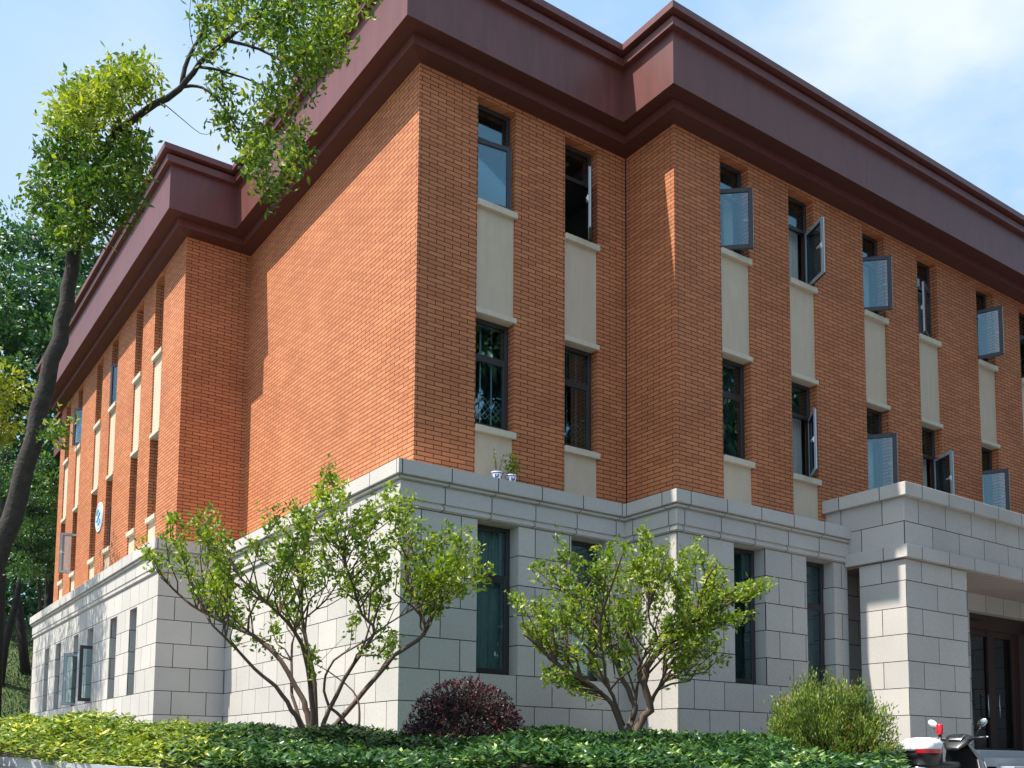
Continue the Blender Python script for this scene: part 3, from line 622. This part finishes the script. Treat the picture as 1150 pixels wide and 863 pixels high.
# ground cover: rosettes of glossy leaves
def rosettes(name, label, U0, U1, s_lo, s_hi, dens, mat, tint, group=None, size=.075, fmask=None, zadd=.13):
    pts = []
    while len(pts) < dens:
        s = math.sqrt(random.uniform(s_lo**2, s_hi**2)); u = random.uniform(U0, U1); t = (u-PX)/F*s
        if fmask and not fmask(u, s, random.random()): continue
        p = CAM[:2]+W2*s+R2*t
        if p[0] > -.6 and p[1] > -.6 and p[0] < 3.9: continue
        if p[0] > 3.7 and p[1] > -1.75: continue
        if p[0] > -2.0 and p[1] > 7.0: continue
        if p[0] > 8.2 and p[1] > -3: continue
        pts.append((p[0], p[1], float(bedz(s, t))+zadd*random.uniform(.5, 1.15)+.05*math.sin(p[0]*4.1+1)*math.cos(p[1]*3.7)+.07*math.sin(p[0]*1.3+2.2)*math.sin(p[1]*1.1+.4), s))
    A = np.array(pts); n = len(A); k = 7
    ang = rng.uniform(0, 2*math.pi, (n, 1))+np.arange(k)[None]*2*math.pi/k+rng.normal(size=(n, k))*.25
    el = rng.uniform(-.25, .75, (n, k)); D = np.stack([np.cos(ang)*np.cos(el), np.sin(ang)*np.cos(el), np.sin(el)], -1).reshape(-1, 3)
    P_ = np.repeat(A[:, :3], k, 0)+D*.012+rng.normal(size=(n*k, 3))*.012
    tt = np.repeat(rng.normal(size=n)*.24+tint, k)+rng.normal(size=n*k)*.12
    nr = np.broadcast_to(np.array((0, 0, 1.5)), (n*k, 3))
    o = leaves_obj(name, P_, D, size*rng.uniform(.7, 1.25, n*k), tt, mat, wide=.42, nrm=nr); tag(o, label, 'ground cover', group, 'stuff'); return o
rosettes('ground_cover', 'dark green glossy ground cover across the planting bed', 150, 1010, 6.8, 14.2, 12500, MT['cover_leaf'], .44, size=.080, fmask=lambda u, s, q: q < np.clip((u-150)/110, 0, 1) and not (u > 890 and s > 9.2))
rosettes('yellow_ground_cover', 'yellow green ground cover hedge at the left end of the bed', -150, 262, 6.55, 15, 8800, MT['cover_leaf_y'], .46, fmask=lambda u, s, q: q < np.clip((262-u)/110, 0, 1), size=.064, zadd=.16)
# purple bush
def dome_bush(name, label, c, R, H, n, leafm, size, barkm, tipt=.8, group=None, wide=.55, cat='bush'):
    B_ = empty(name, tuple(c), label, cat, group); c = np.array(c)
    m = MB()
    ends = []
    for i in range(46):
        a = random.uniform(0, 2*math.pi); e = random.uniform(.1, 1.45); q = c+np.array((math.cos(a)*math.cos(e)*R, math.sin(a)*math.cos(e)*R, math.sin(e)*H))*random.uniform(.85, 1.08)
        m.tube([c+(rng.normal(size=3)*(.05, .05, .0)), (c+q)/2+rng.normal(size=3)*.05, q], [.012, .007, .003], 4); ends.append(q)
    m.build('stems', barkm, B_)
    d = rdir(n); d[:, 2] = np.abs(d[:, 2])-.12; rr = rng.uniform(.35, 1, n)**.4
    f = 1+.10*np.sin(d[:, 0]*9+1)*np.cos(d[:, 1]*8)+.07*np.sin(d[:, 2]*14+d[:, 0]*11)
    P_ = c+d*(rr*f)[:, None]*np.array((R, R, H)); 
    # spiky shoots
    ks = 420; sh = rdir(ks); sh[:, 2] = np.abs(sh[:, 2])+.15; sh /= np.linalg.norm(sh, axis=1, keepdims=True)
    Q = []; DQ = []; TQ = []
    for j in range(ks):
        L = random.uniform(.02, .085); k = 6
        for t in range(k):
            Q.append(c+sh[j]*np.array((R, R, H))*.96+(sh[j]*.6+np.array((0, 0, .5)))*L*t/k+rng.normal(size=3)*.006); DQ.append(sh[j]+rng.normal(size=3)*.6); TQ.append(tipt+random.uniform(-.2, .25))
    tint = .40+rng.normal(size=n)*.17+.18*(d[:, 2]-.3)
    leaves_obj('foliage', np.vstack([P_, Q]), np.vstack([d+rng.normal(size=(n, 3))*.7, DQ]), size*rng.uniform(.6, 1.3, n+len(Q)), np.concatenate([tint, TQ]), leafm, B_, wide=wide)
    return B_
pc = at(521, 846, 11.0); dome_bush('purple_bush', 'low dense rounded bush with dark purple and reddish leaves', pc, .715, .82, 19000, MT['purple_leaf'], .034, MT['twig'])
# feathery bush at the right
fc = at(928, 872, 11.0); FB = empty('feathery_bush', tuple(fc), 'feathery light green bush with fine upright shoots beside the stone pillar', 'bush')
m = MB(); Q = []; DQ = []; TQ = []
for i in range(300):
    a = random.uniform(0, 2*math.pi); e = random.betavariate(1.5, 1.4)*1.5; rr = random.uniform(.62, 1.0) if i > 40 else random.uniform(.4, .7)
    q = fc+np.array((math.cos(a)*math.cos(e)*.86, math.sin(a)*math.cos(e)*.86, .16+math.sin(e)*.98))*rr*random.choice((1, 1, 1, 1.1)); b_ = fc+np.array((math.cos(a)*.12, math.sin(a)*.12, 0))*random.random()
    mid = b_*.5+q*.5+np.array((math.cos(a)*.10, math.sin(a)*.10, -.05)); m.tube([b_, mid, q], [.008, .005, .002], 4, cap=False)
    n_ = 110; t = rng.uniform(.30, 1, n_)**.5; pt = b_[None]*((1-t)**2)[:, None]+2*mid[None]*(t*(1-t))[:, None]+q[None]*(t**2)[:, None]+rng.normal(size=(n_, 3))*.035
    Q.append(pt); ax = (q-mid)/np.linalg.norm(q-mid); DQ.append(ax[None]*.9+np.array((0, 0, .5))+rdir(n_)*.75); TQ.append(.42+random.uniform(-.15, .15)+rng.normal(size=n_)*.14+.22*(t > .93)+(.45 if random.random() < .07 else 0))
m.build('stems', MT['twig'], FB, fix=False)
Q = np.vstack(Q); leaves_obj('foliage', Q, np.vstack(DQ), .052*rng.uniform(.6, 1.3, len(Q)), np.concatenate(TQ), MT['feather_leaf'], FB, wide=.30)
# ------------------------------------------------------------------ trees behind
def crown_tree(name, label, base, H, crowns, mat, leaf, n, trunk_r, group=None, lean=(0, 0), tint0=.45, clump=.7, per=90, cat='tree'):
    base = np.array(base, float); T_ = empty(name, tuple(base), label, cat, group); m = MB()
    top = base+np.array((lean[0], lean[1], H)); k = 7
    tp = [base*(1-t)+top*t+rng.normal(size=3)*.12*t for t in np.linspace(0, 1, k)]; tp[0] = base-(0, 0, .3)
    m.tube(tp, [trunk_r*(1-.75*t) for t in np.linspace(0, 1, k)], 9)
    P_ = []; D_ = []; T2 = []
    for (c, r, cnt) in crowns:
        c = np.array(c, float); r = np.array(r, float)
        a = tp[min(k-2, max(1, int((c[2]-base[2])/H*k*.6)))]; mid = (a+c)/2+rng.normal(size=3)*.3
        m.tube([a, mid, c], [trunk_r*.42, trunk_r*.28, trunk_r*.1], 6)
        for j in range(cnt):
            d = rdir(1)[0]; q = c+d*r*random.uniform(.55, 1.0)
            if j % 3 == 0: m.tube([c*.7+q*.3+rng.normal(size=3)*.1, (c+q)/2+rng.normal(size=3)*.15, q], [trunk_r*.12, trunk_r*.08, .01], 4)
            w = clump*random.uniform(.6, 1.3); dd = rdir(per); pp = q+dd*(rng.uniform(.2, 1, per)**.6)[:, None]*w*np.array((1.15, 1.15, .55))
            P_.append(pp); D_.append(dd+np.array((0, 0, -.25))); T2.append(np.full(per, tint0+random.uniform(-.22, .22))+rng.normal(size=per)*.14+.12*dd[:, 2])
    m.build('trunk', MT['darkbark'], T_, smooth=True)
    P_ = np.vstack(P_); leaves_obj('crown', P_, np.vstack(D_), leaf*rng.uniform(.6, 1.3, len(P_)), np.concatenate(T2), mat, T_, wide=.6)
    return T_
GT = 'trees on the bank behind the building'
def hb(x, y): return (x, y, float(hz(np.array(x), np.array(y))))
q = at(20, 300, 42); crown_tree('broadleaf_tree', 'tall green tree whose crown fills the gap left of the leaning trunk', hb(q[0], q[1]), 17, [(at(10, 330, 42), (3.6, 3.2, 3.2), 70), (at(40, 430, 41), (3.4, 3, 3.0), 55), (at(-40, 400, 42), (3.4, 3, 3.2), 40)], MT['bg_leaf'], .24, 0, .28, GT, clump=.75, per=110, tint0=.62)
q = at(70, 400, 50); crown_tree('broadleaf_tree', 'dark green tree rising behind the end of the roof', hb(q[0], q[1]), 17, [(at(60, 340, 50), (3.6, 3.2, 3.4), 60), (at(95, 420, 52), (3.2, 3, 3.2), 40), (at(85, 290, 52), (2.6, 3, 1.8), 30)], MT['bg_leaf'], .26, 0, .28, GT, clump=.8, per=110, tint0=.36)
q = at(48, 700, 37); crown_tree('broadleaf_tree', 'layered light green tree hanging beside the far brick edge', hb(q[0]-.2, q[1]), 9, [(at(45, 560, 36.5), (1.2, 1.5, 1.3), 34), (at(38, 620, 36), (1.3, 1.5, 1.3), 30), (at(62, 610, 39), (1.0, 1.5, 1.3), 20), (at(20, 520, 37), (1.3, 1.5, 1.4), 26)], MT['bg_leaf'], .13, 0, .13, GT, clump=.42, per=100, tint0=.72)
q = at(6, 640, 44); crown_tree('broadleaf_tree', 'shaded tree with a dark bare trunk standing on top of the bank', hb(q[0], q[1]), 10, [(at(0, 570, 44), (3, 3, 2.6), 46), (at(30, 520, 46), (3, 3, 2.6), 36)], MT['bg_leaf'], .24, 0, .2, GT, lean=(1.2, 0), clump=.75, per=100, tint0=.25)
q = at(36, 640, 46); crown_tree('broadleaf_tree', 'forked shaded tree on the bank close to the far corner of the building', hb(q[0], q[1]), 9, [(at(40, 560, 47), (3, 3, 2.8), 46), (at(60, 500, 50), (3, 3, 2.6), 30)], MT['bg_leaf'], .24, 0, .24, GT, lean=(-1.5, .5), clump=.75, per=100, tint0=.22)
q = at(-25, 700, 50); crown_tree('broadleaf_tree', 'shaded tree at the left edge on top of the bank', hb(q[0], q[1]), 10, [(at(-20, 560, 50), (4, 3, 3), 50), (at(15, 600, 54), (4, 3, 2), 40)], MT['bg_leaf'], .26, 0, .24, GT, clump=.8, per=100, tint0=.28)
yb = np.array((-5.9, 15.0)); crown_tree('yellow_green_tree', 'tree with bright yellow green leaves at the left edge of the view', (yb[0], yb[1], float(gz(yb[0], yb[1]))), 8.5,
    [((-4.55, 13.6, 8.0), (1.05, 1.5, 1.3), 40), ((-6.6, 13.6, 8.8), (1.6, 2.0, 1.4), 34), ((-5.0, 16.2, 6.4), (1.0, 1.6, .9), 22), ((-6.6, 16.6, 9.0), (1.5, 1.6, 1.6), 24), ((-6.0, 19.5, 9.0), (1.2, 1.5, 1.6), 18)], MT['yellow_leaf'], .12, 0, .16, clump=.42, per=110, tint0=.5)
# trees on the other side of the road, seen only in the window glass
for i in range(7):
    x = 8+i*5.4; y = -19-random.uniform(0, 2); h = random.uniform(14, 16); zb0 = float(gz(x, y))
    if i == 0: RT = crown_tree('street_tree', 'broad street tree across the road, reflected in the window glass', (x, y, zb0), 9, [((x, y, 6.5), (3.6, 3.2, 3.6), 60), ((x+1.5, y, 10), (2.8, 2.6, 2.6), 34), ((x-1, y, 2.8), (3.2, 2.8, 2.2), 36), ((x+.5, y, .2), (3.2, 2.6, 1.8), 36)], MT['bush_leaf'], .46, 0, .25, 'street trees across the road', clump=.9, per=75, tint0=.35)
    else:
        c_ = RT.copy(); C.objects.link(c_); c_.location = (x, y, zb0); c_.rotation_euler = (0, 0, i*1.1); c_.scale = (1, 1, h/9.5)
        for ch in RT.children:
            k_ = ch.copy(); C.objects.link(k_); k_.parent = c_
n = 42000; wx = rng.uniform(-26, 16, n); wy = rng.uniform(50, 66, n); wz = hz(wx, wy)+rng.uniform(-.3, 1, n)*(5+2.5*np.sin(wx*.7)+1.2*np.sin(wx*1.9+wy))
o = leaves_obj('far_wood', np.stack([wx, wy, wz], 1), rdir(n), rng.uniform(.3, .6, n), .22+rng.normal(size=n)*.14, MT['bg_leaf'], wide=.7); tag(o, 'dark undergrowth of the wood beyond the bank', 'wood', kind='stuff')
# bush row at the foot of the bank
bc = []
for i in range(7):
    p = np.array((-6.5+i*.95, 23.0+random.uniform(-.3, .5))); z = float(gz(p[0], p[1]))
    if p[0] > -2.4 and p[1] < 21: continue
    dome_bush('bank_bush', 'rounded green bush at the foot of the grassy bank, one of a close row', (p[0], p[1], z), .85, random.uniform(1.5, 1.9), 2600, MT['bush_leaf'], .09, MT['twig'], tipt=.6, group='bushes at the foot of the bank')
# grass tufts on the bank
n = 26000; gx = rng.uniform(-9, 3, n); gy = rng.uniform(24, 48, n); gzv = hz(gx, gy)
o = leaves_obj('bank_grass', np.stack([gx, gy, gzv], 1), np.stack([rng.normal(size=n)*.4, rng.normal(size=n)*.4, np.ones(n)], 1), rng.uniform(.08, .24, n), .4+rng.normal(size=n)*.2+.25*np.sin(gx*.9+gy*.5)*np.sin(gy*.7), MT['bush_leaf'], wide=.25); tag(o, 'rough grass growing over the shaded bank', 'grass', kind='stuff')
# ------------------------------------------------------------------ potted plants on the cornice
def pot(name, label, c, bushy):
    c = np.array(c, float); T_ = empty(name, tuple(c), label, 'potted plant', 'blue and white pots on the ledge')
    m = MB(); prof = [(.055, 0), (.068, .02), (.082, .10), (.090, .155), (.094, .16), (.094, .175), (.080, .175), (.078, .15)]
    m.loft([[(c[0]+r*math.cos(2*math.pi*k/20), c[1]+r*math.sin(2*math.pi*k/20), c[2]+z) for k in range(20)] for r, z in prof]); p = m.build('pot', MT['porcelain'], T_, smooth=True)
    m = MB()
    for z0, z1, r0, r1 in ((.035, .055, .0735, .077), (.145, .158, .0905, .0925)):
        m.loft([[(c[0]+r*math.cos(2*math.pi*k/20), c[1]+r*math.sin(2*math.pi*k/20), c[2]+z) for k in range(20)] for r, z in ((r0+.003, z0), (r1+.003, z1))], cap=False)
    for k in range(5):
        a0 = k*1.2566+(.4 if bushy else 0)
        for da, z0, z1 in ((0, .07, .13), (.25, .06, .10), (.5, .08, .135)):
            pts = [(a0+da, z0), (a0+da+.3, z0), (a0+da+.2, z1), (a0+da+.05, z1-.01)]
            m.poly([(c[0]+(.0745+(z-.04)*.12+.005)*math.cos(a), c[1]+(.0745+(z-.04)*.12+.005)*math.sin(a), c[2]+z) for a, z in pts])
    q = m.build('glaze_pattern', MT['blueglaze'], T_)
    m = MB(); LP = []; LD = []
    stems = [(-.05, .33, .0), (.01, .42, -.10), (.07, .36, .06)] if not bushy else [(-.04, .30, .03), (.0, .40, 0), (.03, .36, .05), (.06, .25, .08), (-.06, .22, -.06)]
    for dx, h, l in stems:
        a = c+np.array((dx*.5, 0, .15)); b = c+np.array((dx+l, random.uniform(-.03, .03), .15+h)); mid = (a+b)/2+rng.normal(size=3)*.01
        m.tube([a, mid, b], [.006, .005, .003], 5)
        k = 12 if not bushy else 34
        for t in rng.uniform(.3 if not bushy else .1, 1, k): LP.append(a*(1-t)+b*t+rng.normal(size=3)*(.012 if not bushy else .028)); LD.append(rdir(1)[0]+np.array((0, 0, -.1 if bushy else .4)))
    m.build('stems', MT['twig'], T_)
    leaves_obj('foliage', LP, LD, (.05 if not bushy else .07)*rng.uniform(.7, 1.3, len(LP)), .5+rng.normal(size=len(LP))*.2, MT['tree_leaf'], T_, wide=.32)
pot('potted_plant', 'sparse thin stemmed plant in a blue and white pot, the left one on the ledge', (1.36, -.30, ZB+.001), False)
pot('potted_plant', 'bushier drooping plant in a blue and white pot, the right one on the ledge', (1.64, -.30, ZB+.001), True)
# ------------------------------------------------------------------ scooter
SC = at(1059, 863, 11.0); zg = float(gz(SC[0], SC[1])); hd_ = W2*.60+R2*.80; hd_ = hd_/np.linalg.norm(hd_); H3 = np.array((hd_[0], hd_[1], 0)); L3 = np.array((-hd_[1], hd_[0], 0)); U3 = np.array((0, 0, 1.))
SCO = empty('scooter', (SC[0], SC[1], zg), 'white and black scooter with rear top box and red beacon near the steps', 'scooter')
def sp(x, y, z): return np.array((SC[0], SC[1], zg))+H3*x+L3*y+U3*z       # x forward, y left, z up
def ring(x, z, w, h, n=20, p=2.6, tilt=0, y=0):
    out = []
    for k in range(n):
        t = 2*math.pi*k/n; c, s = math.cos(t), math.sin(t); a = abs(c)**(2/p)*math.copysign(1, c)*w; b = abs(s)**(2/p)*math.copysign(1, s)*h
        out.append(sp(x-b*math.sin(tilt), y+a, z+b*math.cos(tilt)))
    return out
def vring(z, x, l, w, n=24, p=3, y=0):
    out = []
    for k in range(n):
        t = 2*math.pi*k/n; c, s = math.cos(t), math.sin(t); out.append(sp(x+abs(c)**(2/p)*math.copysign(1, c)*l, y+abs(s)**(2/p)*math.copysign(1, s)*w, z))
    return out
def part(m, name, mat, parent=SCO, smooth=True, bevel=0): return m.build(name, mat, parent, smooth=smooth, bevel=bevel)
m = MB(); m.loft([vring(.60, -.40, .12, .12), vring(.615, -.42, .15, .15), vring(.70, -.44, .18, .175), vring(.765, -.45, .19, .185)]); bx_ = part(m, 'top_box', MT['black'])
m = MB(); m.loft([vring(.768, -.45, .197, .192), vring(.80, -.45, .195, .190), vring(.86, -.44, .195, .20), vring(.90, -.42, .14, .15), vring(.915, -.40, .06, .07)]); part(m, 'lid', MT['white'], bx_)
m = MB()
def se(z, l, w, t): c, q = math.cos(t), math.sin(t); return sp(-.45+abs(c)**(2/3)*math.copysign(1, c)*l, abs(q)**(2/3)*math.copysign(1, q)*w, z)
T2_ = [math.radians(a) for a in np.linspace(188, 292, 16)]
for a, b in zip(T2_[:-1], T2_[1:]): m.quad(se(.742, .197, .192, a), se(.742, .197, .192, b), se(.785, .2015, .197, b), se(.785, .2015, .197, a))
part(m, 'reflector', MT['red'], bx_)
for ys in (-.11, .10):
    m = MB(); m.tube([sp(-.625, ys, .825), sp(-.56, ys*.85, .872), sp(-.47, ys*.7, .900)], .011, 6); part(m, 'lid_stripe', MT['red'], bx_)
m = MB(); m.loft([vring(.40, -.30, .36, .10), vring(.50, -.33, .38, .13), vring(.57, -.32, .34, .12)]); part(m, 'rear_body', MT['white'])
m = MB(); m.loft([vring(.572, -.14, .40, .13), vring(.62, -.13, .39, .145), vring(.655, -.10, .34, .12)]); part(m, 'seat', MT['black'])
m = MB(); m.tube([sp(-.3, -.08, .565), sp(-.55, -.08, .585), sp(-.58, 0, .585), sp(-.55, .08, .585), sp(-.3, .08, .565)], .013, 8); part(m, 'rack', MT['chrome'])
m = MB(); m.loft([ring(-.735, .49, .06, .03), ring(-.70, .50, .11, .045), ring(-.62, .50, .12, .05)]); part(m, 'tail_light', MT['red'])
m = MB(); m.loft([vring(.22, .12, .30, .11), vring(.27, .12, .30, .12), vring(.33, .10, .28, .10)]); part(m, 'footboard', MT['black'])
m = MB(); m.loft([ring(.42, .24, .16, .07, tilt=.3), ring(.46, .45, .225, .07, tilt=.35), ring(.42, .66, .20, .07, tilt=.4), ring(.33, .84, .12, .06, tilt=.5)]); part(m, 'leg_shield', MT['black'])
m = MB(); m.loft([[q+H3*.06 for q in ring(.56, .20, .17, .045, tilt=.5)], [q+H3*.07 for q in ring(.52, .45, .24, .05, tilt=.35)], [q+H3*.06 for q in ring(.48, .66, .20, .05, tilt=.4)], [q+H3*.05 for q in ring(.38, .84, .11, .04, tilt=.5)]]); part(m, 'front_fairing', MT['white'])
m = MB(); m.loft([ring(.20, .80, .07, .03, tilt=-.4), ring(.27, .85, .13, .050, tilt=-.3), ring(.37, .915, .16, .060, tilt=-.2), ring(.45, .90, .10, .05)]); part(m, 'handlebar_cover', MT['black'])
m = MB(); m.loft([[p+(0, 0, .004) for p in ring(.265, .893, .075, .012)], [p+(0, 0, .004) for p in ring(.34, .950, .09, .012)]]); part(m, 'dashboard', MT['chrome'])
for s_ in (-1, 1):
    m = MB(); m.tube([sp(.34, s_*.10, .895), sp(.30, s_*.22, .92), sp(.26, s_*.36, .925)], [.014, .016, .018], 8); part(m, 'handlebar_grip', MT['black'])
    m = MB(); m.tube([sp(.38, s_*.15, .91), sp(.36, s_*.25, .93), sp(.31, s_*.36, .935)], [.007, .008, .007], 6); part(m, 'brake_lever', MT['white'])
    m = MB(); m.tube([sp(.34, s_*.19, .91), sp(.33, s_*.24, 1.0), sp(.34, s_*.28, 1.05)], .006, 6); mir = part(m, 'mirror', MT['black'])
    m = MB(); c_ = sp(.34, s_*.29, 1.095)
    dA = (L3*.8*s_+U3*.55); dA /= np.linalg.norm(dA); dB = np.cross(H3, dA)
    m.loft([[c_+H3*x+(dA*math.cos(t)*.062+dB*math.sin(t)*.040)*k for t in np.linspace(0, 2*math.pi, 17)[:-1]] for x, k in ((-.012, .9), (-.006, 1), (.01, .95), (.03, .5))]); part(m, 'mirror_housing', MT['white'] if s_ == 1 else MT['chrome'], mir)
m = MB(); m.tube([sp(-.24, -.12, .40), sp(-.26, -.12, .95)], .018, 10); pl = part(m, 'beacon_pole', MT['frame'])
m = MB(); m.tube([sp(-.26, -.12, .95), sp(-.26, -.12, .962), sp(-.262, -.12, 1.05), sp(-.262, -.12, 1.065)], [.034, .036, .036, .030], 14); part(m, 'beacon', MT['red'], pl)
for x in (-.52, .72):
    m = MB()
    for k in range(1): pass
    R_ = .215; c_ = sp(x, 0, .24)
    pts = [c_+(H3*math.cos(t)+U3*math.sin(t))*R_ for t in np.linspace(0, 2*math.pi, 33)]
    m.tube(pts, .045, 8, cap=False); wh = part(m, 'wheel', MT['tyre'])
    m = MB(); m.tube([c_-L3*.04, c_+L3*.04], .16, 20); part(m, 'rim', MT['chrome'], wh)
m = MB(); m.loft([ring(.56, .36, .06, .12), ring(.72, .50, .07, .03), ring(.86, .46, .05, .03)]); part(m, 'front_fender', MT['white'])
m = MB(); m.tube([sp(.42, 0, .80), sp(.60, .06, .45), sp(.71, .06, .25)], .022, 8); m.tube([sp(.60, -.06, .45), sp(.71, -.06, .25)], .022, 8); part(m, 'fork', MT['chrome'])
m = MB(); m.tube([sp(-.05, .10, .22), sp(-.10, .22, .01)], .012, 6); part(m, 'side_stand', MT['frame'])
